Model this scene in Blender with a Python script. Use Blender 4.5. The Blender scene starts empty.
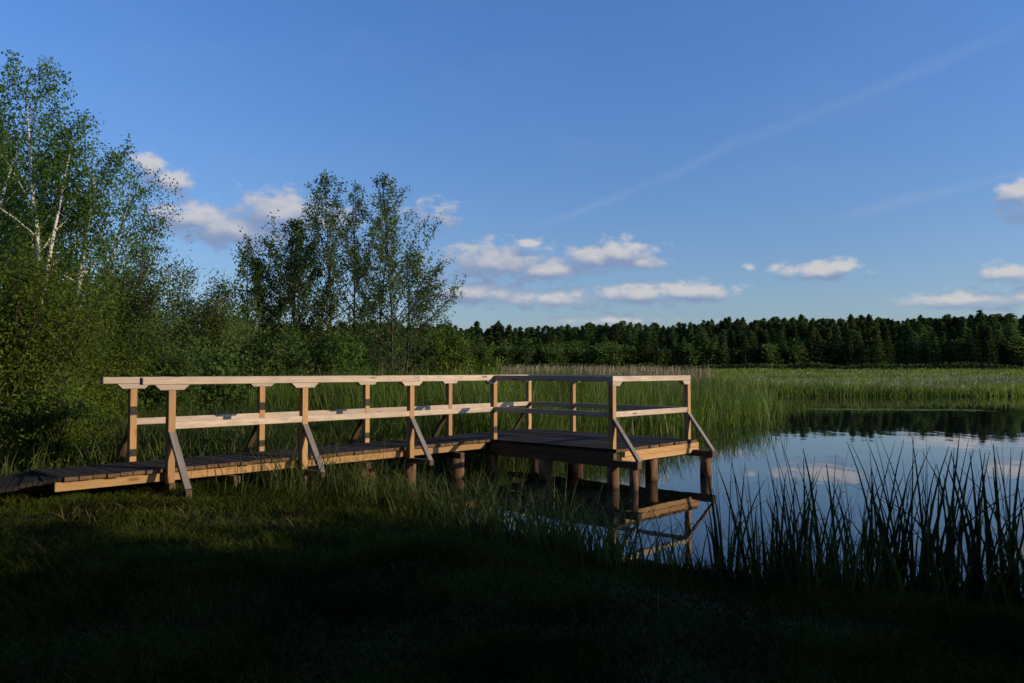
import bpy, bmesh, math, random
import numpy as np
from mathutils import Vector, Matrix

R = math.radians
SC = bpy.context.scene
COL = SC.collection

# ------------------------------------------------------------------ camera, world, sun, exposure
EYE = 1.88            # metres above the water
F = 28.0 / 36.0 * 1024
WZ = 0.09             # water level
PITCH = 2.05
cam_d = bpy.data.cameras.new("camera")
cam_d.lens = 28.0; cam_d.sensor_width = 36.0
cam_d.clip_start = 0.05; cam_d.clip_end = 5000
cam = bpy.data.objects.new("camera", cam_d); COL.objects.link(cam)
cam.location = (0, 0, EYE); cam.rotation_euler = (R(90 + PITCH), 0, 0)
SC.camera = cam

SUN_EL, SUN_AZ = 18.0, 106.6     # azimuth clockwise from +Y (the view direction)
SKY_STRENGTH = 0.09
SUN_STRENGTH = 3.6
EXPOSURE = 0.0

SC.view_settings.view_transform = 'Standard'
SC.view_settings.look = 'None'
SC.view_settings.gamma = 1.0
SC.view_settings.use_curve_mapping = False
SC.view_settings.exposure = EXPOSURE
SC.cycles.use_denoising = True
SC.cycles.max_bounces = 6
SC.cycles.transparent_max_bounces = 8
SC.cycles.caustics_reflective = False
SC.cycles.caustics_refractive = False

sun_d = bpy.data.lights.new("sun", 'SUN')
sun_d.energy = SUN_STRENGTH; sun_d.angle = R(0.5); sun_d.color = (1.0, 0.77, 0.51)
sun = bpy.data.objects.new("sun", sun_d); COL.objects.link(sun)
sdir = Vector((math.cos(R(SUN_EL)) * math.sin(R(SUN_AZ)), math.cos(R(SUN_EL)) * math.cos(R(SUN_AZ)), math.sin(R(SUN_EL))))
sun.rotation_euler = sdir.to_track_quat('Z', 'Y').to_euler()
sun.location = (30, -10, 30)

def pix_dir(x, y):
    """azimuth / elevation (degrees) of a direction seen at a point of the photograph"""
    a, b = (x - 512) / F, (341.5 - y) / F
    c, s = math.cos(R(PITCH)), math.sin(R(PITCH))
    d = Vector((a, c - b * s, s + b * c)).normalized()
    return math.degrees(math.atan2(d.x, d.y)), math.degrees(math.asin(d.z))

class NT:
    """small helper to write node trees"""
    def __init__(s, tree): s.t = tree; s.n = tree.nodes; s.l = tree.links
    def add(s, kind, **kw):
        n = s.n.new(kind)
        for k, v in kw.items(): setattr(n, k, v)
        return n
    def put(s, sock, v):
        if isinstance(v, bpy.types.NodeSocket): s.l.new(v, sock)
        elif v is not None: sock.default_value = v
    def math(s, op, a=None, b=None, c=None, clamp=False):
        n = s.add('ShaderNodeMath', operation=op); n.use_clamp = clamp
        for i, v in enumerate((a, b, c)): s.put(n.inputs[i], v)
        return n.outputs[0]
    def vec(s, op, a=None, b=None, c=None):
        n = s.add('ShaderNodeVectorMath', operation=op)
        for i, v in enumerate((a, b, c)): s.put(n.inputs[i], v)
        return n.outputs['Value'] if op in ('LENGTH', 'DOT_PRODUCT') else n.outputs[0]
    def mix(s, fac, a, b, blend='MIX'):
        n = s.add('ShaderNodeMix', data_type='RGBA', blend_type=blend)
        s.put(n.inputs[0], fac); s.put(n.inputs[6], a); s.put(n.inputs[7], b)
        return n.outputs[2]
    def noise(s, vec, scale, detail=4, rough=0.55, dims='3D', dist=0.0):
        n = s.add('ShaderNodeTexNoise', noise_dimensions=dims)
        s.put(n.inputs['Vector'], vec)
        n.inputs['Scale'].default_value = scale; n.inputs['Detail'].default_value = detail
        n.inputs['Roughness'].default_value = rough; n.inputs['Distortion'].default_value = dist
        return n.outputs[0]
    def smooth(s, v, lo, hi, a=0.0, b=1.0):
        n = s.add('ShaderNodeMapRange', interpolation_type='SMOOTHSTEP')
        s.put(n.inputs[0], v)
        for i, q in enumerate((lo, hi, a, b)): n.inputs[i + 1].default_value = q
        return n.outputs[0]

world = bpy.data.worlds.new("World"); SC.world = world; world.use_nodes = True
W = NT(world.node_tree); W.n.clear()
sky = W.add('ShaderNodeTexSky', sky_type='NISHITA')
sky.sun_disc = False; sky.sun_elevation = R(SUN_EL); sky.sun_rotation = R(SUN_AZ)
sky.air_density = 1.0; sky.dust_density = 0.9; sky.ozone_density = 3.6; sky.altitude = 100
tc = W.add('ShaderNodeTexCoord')
sx = W.add('ShaderNodeSeparateXYZ'); W.l.new(tc.outputs['Generated'], sx.inputs[0])
az = W.math('MULTIPLY', W.math('ARCTAN2', sx.outputs[0], sx.outputs[1]), 180 / math.pi)
el = W.math('MULTIPLY', W.math('ARCSINE', sx.outputs[2]), 180 / math.pi)
cmb = W.add('ShaderNodeCombineXYZ'); W.l.new(az, cmb.inputs[0]); W.l.new(el, cmb.inputs[1])
AE = cmb.outputs[0]
# cumulus puffs scattered low over the horizon: x, y, half width, half height, strength
PUFFS = [(150, 168, 18, 14, .95), (172, 181, 24, 13, 1.02), (192, 218, 42, 16, .95), (236, 230, 62, 20, .95), (280, 214, 48, 22, 1.05),
         (320, 222, 40, 16, .6), (436, 215, 24, 13, .50), (497, 263, 60, 20, .88), (546, 270, 40, 12, .95), (527, 243, 17, 5, .72),
         (596, 258, 30, 14, .95), (622, 254, 34, 14, 1.05), (640, 262, 26, 8, .8), (478, 293, 44, 13, .85), (545, 299, 60, 10, .68), (640, 294, 50, 11, .92),
         (694, 292, 42, 10, .98), (790, 271, 18, 8, .75), (822, 271, 34, 10, 1.0), (840, 267, 17, 9, .95), (751, 267, 7, 3, .5),
         (1020, 192, 22, 11, .95), (1036, 205, 40, 16, .9), (1010, 273, 30, 10, .85), (1060, 270, 40, 14, .8), (965, 300, 66, 9, .62), (1040, 297, 50, 10, .6),
         (605, 320, 60, 5, .4)]
nzv = W.vec('MULTIPLY', AE, (1.0, 1.6, 1.0))
nz = W.math('SUBTRACT', W.noise(nzv, 0.80, 6, 0.55), 0.5)
nz2 = W.math('SUBTRACT', W.noise(nzv, 0.28, 3, 0.5), 0.5)
def puff_field(p):
    f = None
    for x, y, rx, ry, w in PUFFS:
        a0, e0 = pix_dir(x, y); a1, _ = pix_dir(x + rx * 1.2, y); _, e1 = pix_dir(x, y - ry * 1.2)
        sa, se = 1 / max(abs(a1 - a0), .05), 1 / max(abs(e1 - e0), .05)
        q = W.vec('MULTIPLY_ADD', p, (sa, se, 0), (-a0 * sa, -e0 * se, 0))
        v = W.math('MULTIPLY_ADD', W.vec('LENGTH', q), -w, w)
        f = v if f is None else W.math('MAXIMUM', f, v)
    return f
f1 = W.math('MAXIMUM', puff_field(AE), -0.6)
f2 = W.math('MAXIMUM', puff_field(W.vec('ADD', AE, (0.35, 0.75, 0))), -0.6)
dens = W.math('ADD', f1, W.math('ADD', W.math('MULTIPLY', nz, 2.1), W.math('MULTIPLY', nz2, 0.6)))
alpha = W.math('MULTIPLY', W.smooth(dens, -0.16, 0.62), 0.88)
lit = W.math('ADD', W.math('SUBTRACT', f1, f2), W.math('MULTIPLY', nz, 0.9))
lit = W.smooth(lit, -0.25, 0.75)
cloud = W.mix(lit, (2.5, 3.3, 5.2, 1), (7.0, 6.75, 6.8, 1))
# old contrails and a veil of thin cirrus
def streak(p0, p1, width, strength):
    a0, e0 = pix_dir(*p0); a1, e1 = pix_dir(*p1)
    d = Vector((a1 - a0, e1 - e0)); L = d.length; d /= L
    t = W.math('MULTIPLY', W.vec('DOT_PRODUCT', W.vec('SUBTRACT', AE, (a0, e0, 0)), (d.x, d.y, 0)), 1 / L)
    n = W.vec('DOT_PRODUCT', W.vec('SUBTRACT', AE, (a0, e0, 0)), (-d.y, d.x, 0))
    n = W.math('ADD', n, W.math('MULTIPLY', nz2, 0.9))
    band = W.smooth(W.math('ABSOLUTE', n), 0.0, width, 1.0, 0.0)
    ends = W.math('MULTIPLY', W.smooth(t, 0.0, 0.15), W.smooth(t, 0.8, 1.0, 1.0, 0.0))
    brk = W.smooth(W.noise(AE, 0.25, 3, 0.5), 0.10, 0.6)
    return W.math('MULTIPLY', W.math('MULTIPLY', band, ends), W.math('MULTIPLY', brk, strength))
st = W.math('MAXIMUM', streak((525, 232), (760, 135), 0.5, .09), streak((690, 160), (1050, 12), 0.6, .075))
st = W.math('MAXIMUM', st, streak((830, 218), (1080, 158), 0.55, .09))
veil = W.math('MULTIPLY', W.smooth(W.noise(W.vec('MULTIPLY', AE, (0.05, 0.14, 1)), 1.3, 5, 0.6), 0.45, 0.8), 0.035)
st = W.math('MAXIMUM', st, veil)
tint = W.mix(W.smooth(el, 2.0, 27.0), (1.24, 1.30, 1.52, 1), (1.13, 1.56, 2.14, 1))
skyt = W.mix(1.0, sky.outputs[0], tint, 'MULTIPLY')
skyc = W.mix(st, skyt, (6.0, 6.6, 7.2, 1))
skyc = W.mix(alpha, skyc, cloud)
bg = W.add('ShaderNodeBackground'); W.l.new(skyc, bg.inputs[0]); bg.inputs[1].default_value = SKY_STRENGTH
wo = W.add('ShaderNodeOutputWorld'); W.l.new(bg.outputs[0], wo.inputs[0])

# ------------------------------------------------------------------ helpers
def tag(o, label=None, cat=None, group=None, kind=None):
    if label: o['label'] = label
    if cat: o['category'] = cat
    if group: o['group'] = group
    if kind: o['kind'] = kind
    return o

def empty(name, loc=(0, 0, 0)):
    o = bpy.data.objects.new(name, None); COL.objects.link(o); o.location = loc
    o.empty_display_size = 0.2
    return o

def mesh_obj(name, V, Q, mat, parent=None, smooth=False, attrs=None, local=None):
    """V: n x 3, Q: m x 4 quads -> ONE mesh object (world coordinates unless local given)"""
    V = np.asarray(V, dtype=np.float32).reshape(-1, 3); Q = np.asarray(Q, dtype=np.int32).reshape(-1, 4)
    if local is not None: V = V - np.asarray(local, dtype=np.float32)
    me = bpy.data.meshes.new(name)
    me.vertices.add(len(V)); me.vertices.foreach_set('co', V.ravel())
    me.loops.add(len(Q) * 4); me.loops.foreach_set('vertex_index', Q.ravel())
    me.polygons.add(len(Q)); me.polygons.foreach_set('loop_start', np.arange(len(Q), dtype=np.int32) * 4)
    me.polygons.foreach_set('use_smooth', np.full(len(Q), smooth, dtype=bool))
    for k, v in (attrs or {}).items():
        at = me.attributes.new(k, 'FLOAT_VECTOR', 'POINT'); at.data.foreach_set('vector', np.asarray(v, dtype=np.float32).ravel())
    me.update(calc_edges=True)
    me.materials.append(mat)
    o = bpy.data.objects.new(name, me); COL.objects.link(o)
    if local is not None and parent is None: o.location = local
    if parent is not None: o.parent = parent
    return o

def mat_new(name):
    m = bpy.data.materials.new(name); m.use_nodes = True
    t = NT(m.node_tree); t.n.clear()
    out = t.add('ShaderNodeOutputMaterial')
    return m, t, out

def leaf_mat(name, col, col2, trans=0.3, rough=0.55, vary=0.35, clump=None, spec=0.15):
    """leaf colour differs from leaf to leaf and from clump to clump (young and old leaves)"""
    m, t, out = mat_new(name)
    geo = t.add('ShaderNodeNewGeometry')
    c = t.mix(geo.outputs['Random Per Island'], (*col, 1), (*col2, 1))
    if clump:
        n = t.smooth(t.noise(geo.outputs['Position'], clump, 3), 0.35, 0.65, 1 - vary, 1 + vary)
        hs = t.add('ShaderNodeHueSaturation'); t.put(hs.inputs['Value'], n); t.put(hs.inputs['Color'], c)
        c = hs.outputs[0]
    p = t.add('ShaderNodeBsdfPrincipled'); t.put(p.inputs['Base Color'], c)
    p.inputs['Roughness'].default_value = rough
    p.inputs['Specular IOR Level'].default_value = spec
    tr = t.add('ShaderNodeBsdfTranslucent'); t.put(tr.inputs[0], c)
    mx = t.add('ShaderNodeMixShader'); mx.inputs[0].default_value = trans
    t.l.new(p.outputs[0], mx.inputs[1]); t.l.new(tr.outputs[0], mx.inputs[2]); t.l.new(mx.outputs[0], out.inputs[0])
    return m

def wood_mat(name, light, dark, knot, rough=0.75, stain=0.0, stain_col=(.1, .1, .1), bump=0.25):
    """grain runs along the vector attribute «grain» (metres along, across, up)"""
    m, t, out = mat_new(name)
    at = t.add('ShaderNodeAttribute'); at.attribute_name = 'grain'
    g = at.outputs['Vector']
    fine = t.noise(t.vec('MULTIPLY', g, (1.2, 45, 45)), 2.0, 5, 0.65)
    wide = t.noise(t.vec('MULTIPLY', g, (0.9, 9, 9)), 1.6, 3, 0.5, dist=0.6)
    board = t.noise(t.vec('MULTIPLY', g, (0.25, 0.7, 0.7)), 1.0, 2)
    c = t.mix(t.smooth(fine, 0.35, 0.7), (*light, 1), (*dark, 1))
    c = t.mix(t.math('MULTIPLY', t.smooth(wide, 0.45, 0.75), 0.5), c, (*dark, 1))
    vor = t.add('ShaderNodeTexVoronoi'); t.put(vor.inputs['Vector'], t.vec('MULTIPLY', g, (2.1, 8, 8))); vor.inputs['Scale'].default_value = 1.0
    k = t.smooth(vor.outputs['Distance'], 0.09, 0.22, 1.0, 0.0)
    c = t.mix(t.math('MULTIPLY', k, 0.9), c, (*knot, 1))
    hs = t.add('ShaderNodeHueSaturation'); t.put(hs.inputs['Color'], c)
    t.put(hs.inputs['Value'], t.smooth(board, 0.3, 0.7, 0.78, 1.2)); c = hs.outputs[0]
    if stain > 0:
        s = t.smooth(t.noise(t.vec('MULTIPLY', g, (1.5, 4, 4)), 2.3, 4, 0.6), 0.42, 0.7)
        c = t.mix(t.math('MULTIPLY', s, stain), c, (*stain_col, 1))
    p = t.add('ShaderNodeBsdfPrincipled'); t.put(p.inputs['Base Color'], c)
    p.inputs['Roughness'].default_value = rough; p.inputs['Specular IOR Level'].default_value = 0.25
    b = t.add('ShaderNodeBump'); b.inputs['Strength'].default_value = bump; b.inputs['Distance'].default_value = 0.004
    t.put(b.inputs['Height'], fine); t.l.new(b.outputs[0], p.inputs['Normal'])
    t.l.new(p.outputs[0], out.inputs[0])
    return m

def bark_mat(name, col, col2, scale=(6, 6, 2), birch=False, wet=None):
    m, t, out = mat_new(name)
    geo = t.add('ShaderNodeNewGeometry')
    pos = geo.outputs['Position']
    n = t.noise(t.vec('MULTIPLY', pos, scale), 1.5, 5, 0.65)
    lo, hi = (0.56, 0.64) if birch else (0.35, 0.65)
    c = t.mix(t.smooth(n, lo, hi), (*col, 1), (*col2, 1))
    if wet is not None:      # soaked, algae-covered band at the water line
        sz = t.add('ShaderNodeSeparateXYZ'); t.l.new(pos, sz.inputs[0])
        k_ = t.smooth(t.math('ADD', sz.outputs[2], t.math('MULTIPLY', n, .10)), wet + .05, wet + .13, 1.0, 0.0)
        c = t.mix(t.math('MULTIPLY', k_, .8), c, (.035, .034, .016, 1))
    p = t.add('ShaderNodeBsdfPrincipled'); t.put(p.inputs['Base Color'], c); p.inputs['Roughness'].default_value = 0.85
    b = t.add('ShaderNodeBump'); b.inputs['Strength'].default_value = 0.5; b.inputs['Distance'].default_value = 0.01
    t.put(b.inputs['Height'], n); t.l.new(b.outputs[0], p.inputs['Normal'])
    t.l.new(p.outputs[0], out.inputs[0])
    return m

M = {}
M['rail'] = wood_mat('pale_planed_timber', (.66, .55, .43), (.50, .395, .28), (.17, .10, .055), .7, .6, (.38, .335, .29))
M['post'] = wood_mat('honey_timber', (.54, .335, .15), (.41, .235, .095), (.17, .085, .035), .75, .3, (.30, .24, .17))
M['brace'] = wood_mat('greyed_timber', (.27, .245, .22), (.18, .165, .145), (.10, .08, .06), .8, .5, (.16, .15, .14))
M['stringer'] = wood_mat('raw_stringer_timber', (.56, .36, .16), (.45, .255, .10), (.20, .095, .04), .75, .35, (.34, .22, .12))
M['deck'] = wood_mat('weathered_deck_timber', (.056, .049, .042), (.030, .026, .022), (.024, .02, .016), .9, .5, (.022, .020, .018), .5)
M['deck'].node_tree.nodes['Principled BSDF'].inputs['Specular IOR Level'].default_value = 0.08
M['plank_end'] = wood_mat('plank_end_grain', (.20, .125, .065), (.12, .075, .04), (.07, .04, .02), .9, .5, (.07, .055, .04), .4)
M['beam'] = wood_mat('shade_dark_beam_timber', (.15, .10, .06), (.09, .06, .038), (.05, .035, .02), .85, .4, (.05, .042, .035))  # colour darkened to stand in for shade under the deck and platform edge
M['pile'] = bark_mat('debarked_pile', (.25, .135, .065), (.10, .054, .03), (9, 9, 1.5), wet=WZ)
M['bark'] = bark_mat('dark_bark', (.075, .06, .045), (.035, .028, .022))
M['pine_bark'] = bark_mat('pine_bark', (.12, .075, .045), (.05, .035, .025))
M['birch_bark'] = bark_mat('birch_bark', (.66, .63, .57), (.09, .08, .07), (5, 5, 9), birch=True)

def smoothstep(a, b, x):
    t = np.clip((x - a) / (b - a), 0, 1); return t * t * (3 - 2 * t)

# ---- value noise used for terrain and scattering
_rs = np.random.RandomState(3); _G = _rs.rand(256, 256)
def vnoise(x, y, s):
    x = np.asarray(x, float) * s + 37.3; y = np.asarray(y, float) * s + 11.7
    xi = np.floor(x).astype(int); yi = np.floor(y).astype(int); fx = x - xi; fy = y - yi
    fx = fx * fx * (3 - 2 * fx); fy = fy * fy * (3 - 2 * fy)
    g = lambda i, j: _G[(xi + i) % 256, (yi + j) % 256]
    return (g(0, 0) * (1 - fx) + g(1, 0) * fx) * (1 - fy) + (g(0, 1) * (1 - fx) + g(1, 1) * fx) * fy

# ------------------------------------------------------------------ the ground, the lake
LAKE = np.array([(60, -2), (30, 2.5), (14, 4.6), (9, 5.5), (6, 6.0), (4, 6.3), (2.4, 6.7), (1.2, 7.3), (0.4, 8.0), (-0.3, 9.2), (-1.2, 10.4), (-2.2, 11.3),
                 (-3.0, 12.4), (-2.9, 13.8), (-2.0, 15.2), (-0.6, 17.0), (1.5, 19.5), (4.2, 22.5), (7.2, 27), (9.6, 33), (11.6, 41), (13.2, 49),
                 (15.5, 53.5), (22, 55), (31, 54), (42, 55.5), (60, 54), (90, 57), (140, 50), (140, -10)], float)
def poly_sd(px, py, P=LAKE):
    """signed distance to the shore, positive over water"""
    px = np.asarray(px, float); py = np.asarray(py, float)
    d = np.full(px.shape, 1e9); ins = np.zeros(px.shape, bool)
    for i in range(len(P)):
        ax, ay = P[i]; bx, by = P[(i + 1) % len(P)]
        ex, ey = bx - ax, by - ay
        t = np.clip(((px - ax) * ex + (py - ay) * ey) / (ex * ex + ey * ey), 0, 1)
        d = np.minimum(d, np.hypot(px - ax - t * ex, py - ay - t * ey))
        c = ((ay > py) != (by > py)) & (px < ex * (py - ay) / ((by - ay) if by != ay else 1e-9) + ax)
        ins ^= c
    return np.where(ins, d, -d)
def ground_z(x, y):
    x = np.asarray(x, float); y = np.asarray(y, float)
    s = poly_sd(x, y)
    n = (vnoise(x, y, .35) - .5) * .10 + (vnoise(x, y, 1.1) - .5) * .05
    near = 0.02 + 0.26 * smoothstep(0, 2.2, -s) + n * smoothstep(0, 1.5, -s)
    far = 0.06 + 1.7 * smoothstep(70, 210, y) + n * 0.7
    k = smoothstep(16, 34, y)
    land = near * (1 - k) + far * k
    return np.where(s > 0, -0.9 * smoothstep(0, 1.6, s), land) + WZ

def axis(segs):
    out = []
    for a, b, n in segs: out += list(np.linspace(a, b, n, endpoint=False))
    return np.array(out + [segs[-1][1]])
gx = axis([(-900, -120, 10), (-120, -30, 18), (-30, -12, 20), (-12, 14, 104), (14, 40, 30), (40, 160, 24), (160, 1100, 10)])
gy = axis([(-120, -30, 8), (-30, -4, 12), (-4, 22, 104), (22, 70, 60), (70, 260, 38), (260, 2500, 12)])
GX, GY = np.meshgrid(gx, gy); nx, ny = len(gx), len(gy)
GZ = ground_z(GX, GY)
idx = np.arange(nx * ny).reshape(ny, nx)
Q = np.stack([idx[:-1, :-1], idx[:-1, 1:], idx[1:, 1:], idx[1:, :-1]], -1).reshape(-1, 4)
m, t, out = mat_new('soil_and_turf')
geo = t.add('ShaderNodeNewGeometry')
c = t.mix(t.smooth(t.noise(geo.outputs['Position'], 1.3, 5), .35, .65), (.030, .042, .014, 1), (.055, .050, .022, 1))
c = t.mix(t.smooth(t.noise(geo.outputs['Position'], 14, 4), .4, .7), c, (.022, .030, .010, 1))
p = t.add('ShaderNodeBsdfPrincipled'); t.put(p.inputs['Base Color'], c); p.inputs['Roughness'].default_value = 0.95
p.inputs['Specular IOR Level'].default_value = 0.1
b = t.add('ShaderNodeBump'); b.inputs['Strength'].default_value = .7; b.inputs['Distance'].default_value = .03
t.put(b.inputs['Height'], t.noise(geo.outputs['Position'], 25, 4)); t.l.new(b.outputs[0], p.inputs['Normal']); t.l.new(p.outputs[0], out.inputs[0])
g = mesh_obj('ground', np.stack([GX, GY, GZ], -1), Q, m, smooth=True); tag(g, kind='structure')

m, t, out = mat_new('lake_water')
geo = t.add('ShaderNodeNewGeometry')
p = t.add('ShaderNodeBsdfPrincipled')
p.inputs['Base Color'].default_value = (.006, .009, .008, 1); p.inputs['Roughness'].default_value = 0.015; p.inputs['IOR'].default_value = 1.333
h = t.math('ADD', t.math('MULTIPLY', t.noise(t.vec('MULTIPLY', geo.outputs['Position'], (1, .55, 1)), 1.4, 3, .5), 1.0),
           t.math('MULTIPLY', t.noise(t.vec('MULTIPLY', geo.outputs['Position'], (1, .5, 1)), 6.5, 2, .5), .16))
b = t.add('ShaderNodeBump'); b.inputs['Strength'].default_value = .06; b.inputs['Distance'].default_value = .05
t.put(b.inputs['Height'], h); t.l.new(b.outputs[0], p.inputs['Normal']); t.l.new(p.outputs[0], out.inputs[0])
wv = [(-6, -12, WZ), (180, -12, WZ), (180, 60, WZ), (-6, 60, WZ)]
wat = mesh_obj('water', wv, [(0, 1, 2, 3)], m); tag(wat, kind='structure')

# ------------------------------------------------------------------ blades (grass, reeds)
def blades(x, y, z, h, w, rng, lean=0.25, bend=0.5, segs=3, tip=0.12, face=None, dirs=None):
    """one bent blade per root; returns V, Q"""
    n = len(x)
    a = rng.rand(n) * 2 * np.pi if dirs is None else dirs
    le = lean * (0.3 + 0.7 * rng.rand(n))
    be = bend * rng.rand(n)
    fa = (rng.rand(n) * np.pi) if face is None else face
    V = np.empty((n, segs + 1, 2, 3), np.float32)
    for k in range(segs + 1):
        s = k / segs
        off = h * (le * s + be * s ** 3)
        zz = z + h * s * np.sqrt(np.clip(1 - (le * s * .6) ** 2, .2, 1)) - h * be * .25 * s ** 3
        ww = w * (1 - (1 - tip) * s ** 1.6) * .5
        cx = x + np.cos(a) * off; cy = y + np.sin(a) * off
        for j, sg in enumerate((-1, 1)):
            V[:, k, j, 0] = cx + np.cos(fa) * ww * sg
            V[:, k, j, 1] = cy + np.sin(fa) * ww * sg
            V[:, k, j, 2] = zz
    base = (np.arange(n) * (segs + 1) * 2)[:, None]
    q = [np.stack([base[:, 0] + 2 * k, base[:, 0] + 2 * k + 1, base[:, 0] + 2 * k + 3, base[:, 0] + 2 * k + 2], -1) for k in range(segs)]
    return V.reshape(-1, 3), np.stack(q, 1).reshape(-1, 4)

def join(parts):
    Vs, Qs, o = [], [], 0
    for V, Q in parts:
        Vs.append(V); Qs.append(Q + o); o += len(V)
    return np.concatenate(Vs), np.concatenate(Qs)

M['lawn'] = leaf_mat('lawn_grass', (.030, .052, .006), (.056, .068, .010), .2, .7, .45, .9, spec=0.03)
M['tall_grass'] = leaf_mat('tall_grass', (0.056, 0.096, 0.018), (0.108, 0.130, 0.030), .35, .5, .3, .8)
M['dry_grass'] = leaf_mat('dry_grass', (.15, .115, .055), (.085, .065, .030), .2, .8, .2, 1.0, spec=0.03)
M['cattail'] = leaf_mat('cattail_leaf', (.030, .060, .020), (.055, .090, .030), .2, .45, .2, 1.0)
M['reed'] = leaf_mat('reed_leaf', (0.073, 0.145, 0.015), (0.125, 0.180, 0.025), .3, .5, .35, .5)
M['marsh'] = leaf_mat('marsh_sedge', (0.132, 0.213, 0.023), (0.230, 0.270, 0.047), .35, .6, .35, .08)
M['dry_reed'] = leaf_mat('dry_reed', (.33, .25, .15), (.22, .17, .10), .25, .7, .2, .2)
M['dry_sedge'] = leaf_mat('dry_sedge', (.27, .23, .16), (.18, .17, .10), .25, .7, .25, .1)
M['fluff'] = leaf_mat('cotton_grass', (.42, .40, .34), (.28, .27, .21), .3, .8)

rng = np.random.RandomState(11)
def scatter(n, x0, x1, y0, y1, power=1.0):
    x = rng.uniform(x0, x1, n); y = rng.uniform(y0, y1, n)
    return x, y
# mown lawn in the foreground (denser near the camera)
k = rng.rand(230000)
ly = 2.6 + 8.8 * k ** 1.25; lx = rng.uniform(-1, 1, len(ly)) * (ly * .72 + 1.2)
s = poly_sd(lx, ly); keep = (s < -0.05) & (lx > -8.5) & (rng.rand(len(lx)) < .25 + 1.5 * vnoise(lx, ly, .9))
lx, ly = lx[keep], ly[keep]
clump = vnoise(lx, ly, 2.2)
hh = (.03 + .065 * rng.rand(len(lx))) * (.45 + 1.3 * clump ** 1.5) * (.7 + .9 * vnoise(lx, ly, .6)) * (.8 + .05 * ly)
V, Q = blades(lx, ly, ground_z(lx, ly) - .005, hh, .0055 + .0008 * ly, rng, .6, .7, 2, .2)
tag(mesh_obj('grass', V, Q, M['lawn']), 'short dark grass covering the shaded bank in front of the jetty', 'grass', kind='stuff')
dx, dy = scatter(9000, -7, 7, 3, 10.5)
dn = vnoise(dx, dy, .8); keep = (poly_sd(dx, dy) < -.1) & (dn > .55) & (rng.rand(len(dx)) < np.clip((dy - 4.5) / 4, .06, 1))
dx, dy = dx[keep], dy[keep]
V, Q = blades(dx, dy, ground_z(dx, dy), .05 + .11 * rng.rand(len(dx)), .006 + .0006 * dy, rng, 1.2, 1.0, 2, .3)
tag(mesh_obj('dry_grass', V, Q, M['dry_grass']), 'withered brown straw lying flat in the bank grass', 'straw', kind='stuff')

# walkway axes: u runs along the walkway away from the camera, v across it towards the right
U = np.array([.682, .7314]); VV = np.array([.7314, -.682])
def P3(u, v, z): return Vector((U[0] * u + VV[0] * v, U[1] * u + VV[1] * v, z))
def uv_of(x, y): return U[0] * x + U[1] * y, VV[0] * x + VV[1] * y
def under_deck(x, y):
    u, v = uv_of(x, y)
    return ((u > 2.6) & (u < 10) & (v > -10.85) & (v < -9.66)) | ((u > 9.8) & (u < 12.4) & (v > -10.9) & (v < -7.0))

# taller grass along the water's edge in front of the jetty and beside it
n = 60000
x = rng.uniform(-7.5, 9.5, n); y = rng.uniform(5.2, 14, n)
s = poly_sd(x, y); u, v = uv_of(x, y)
front = v > -9.62
edge = np.exp(-((s + .25) / .42) ** 2)
dens = edge * (0.35 + 0.9 * vnoise(x, y, 1.5)) * np.where(x > 1.8, 2.0, np.where(x > -1.0, .62, 1.25))
strip = np.where(u > 7.0, .35, 1) * np.exp(-((v + 9.25) / .30) ** 2) * (u < 9.2) * (u > 4.3) * smoothstep(4.3, 6.5, u)
dens = np.maximum(dens, strip * (.5 + 1.2 * vnoise(x, y, 2.0)))
dens *= np.where(s > .35, 0, 1) * front * ~under_deck(x, y)
keep = rng.rand(n) < dens
x, y, s, u, v = x[keep], y[keep], s[keep], u[keep], v[keep]
hh = (.18 + .50 * rng.rand(len(x)) ** 1.3) * (.5 + 1.1 * vnoise(x, y, 1.1)) * np.where(x > 1.6, .8, np.where((u > 6.9) & (v < -8.2), .62, 1.0))
V, Q = blades(x, y, np.maximum(ground_z(x, y), WZ - .05), hh, .010 + .009 * rng.rand(len(x)), rng, .32, .5, 3, .1)
tag(mesh_obj('shore_grass', V, Q, M['tall_grass']), 'knee high uneven grass growing along the near water edge', 'grass', kind='stuff')

# high grass behind the walkway, on the bank and into the shallows
n = 60000
x = rng.uniform(-9.5, 4, n); y = rng.uniform(8.5, 26, n)
s = poly_sd(x, y); u, v = uv_of(x, y)
dens = (v < -10.95) * np.where(s > 0, smoothstep(2.4, .2, s) if False else np.clip(1 - s / .5, 0, 1), 1.0) * (.35 + .8 * vnoise(x, y, .9)) * smoothstep(1.0, 5.0, u)
keep = (rng.rand(n) < dens) & (u > 1.5)
x, y = x[keep], y[keep]
hh = (.25 + .6 * rng.rand(len(x))) * (.5 + .9 * vnoise(x, y, .7))
V, Q = blades(x, y, np.maximum(ground_z(x, y), WZ - .1), hh, .012 + .012 * rng.rand(len(x)), rng, .3, .5, 3, .1)
tag(mesh_obj('meadow_grass', V, Q, M['tall_grass']), 'waist high green grass growing behind the walkway railing', 'grass', kind='stuff')

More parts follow.
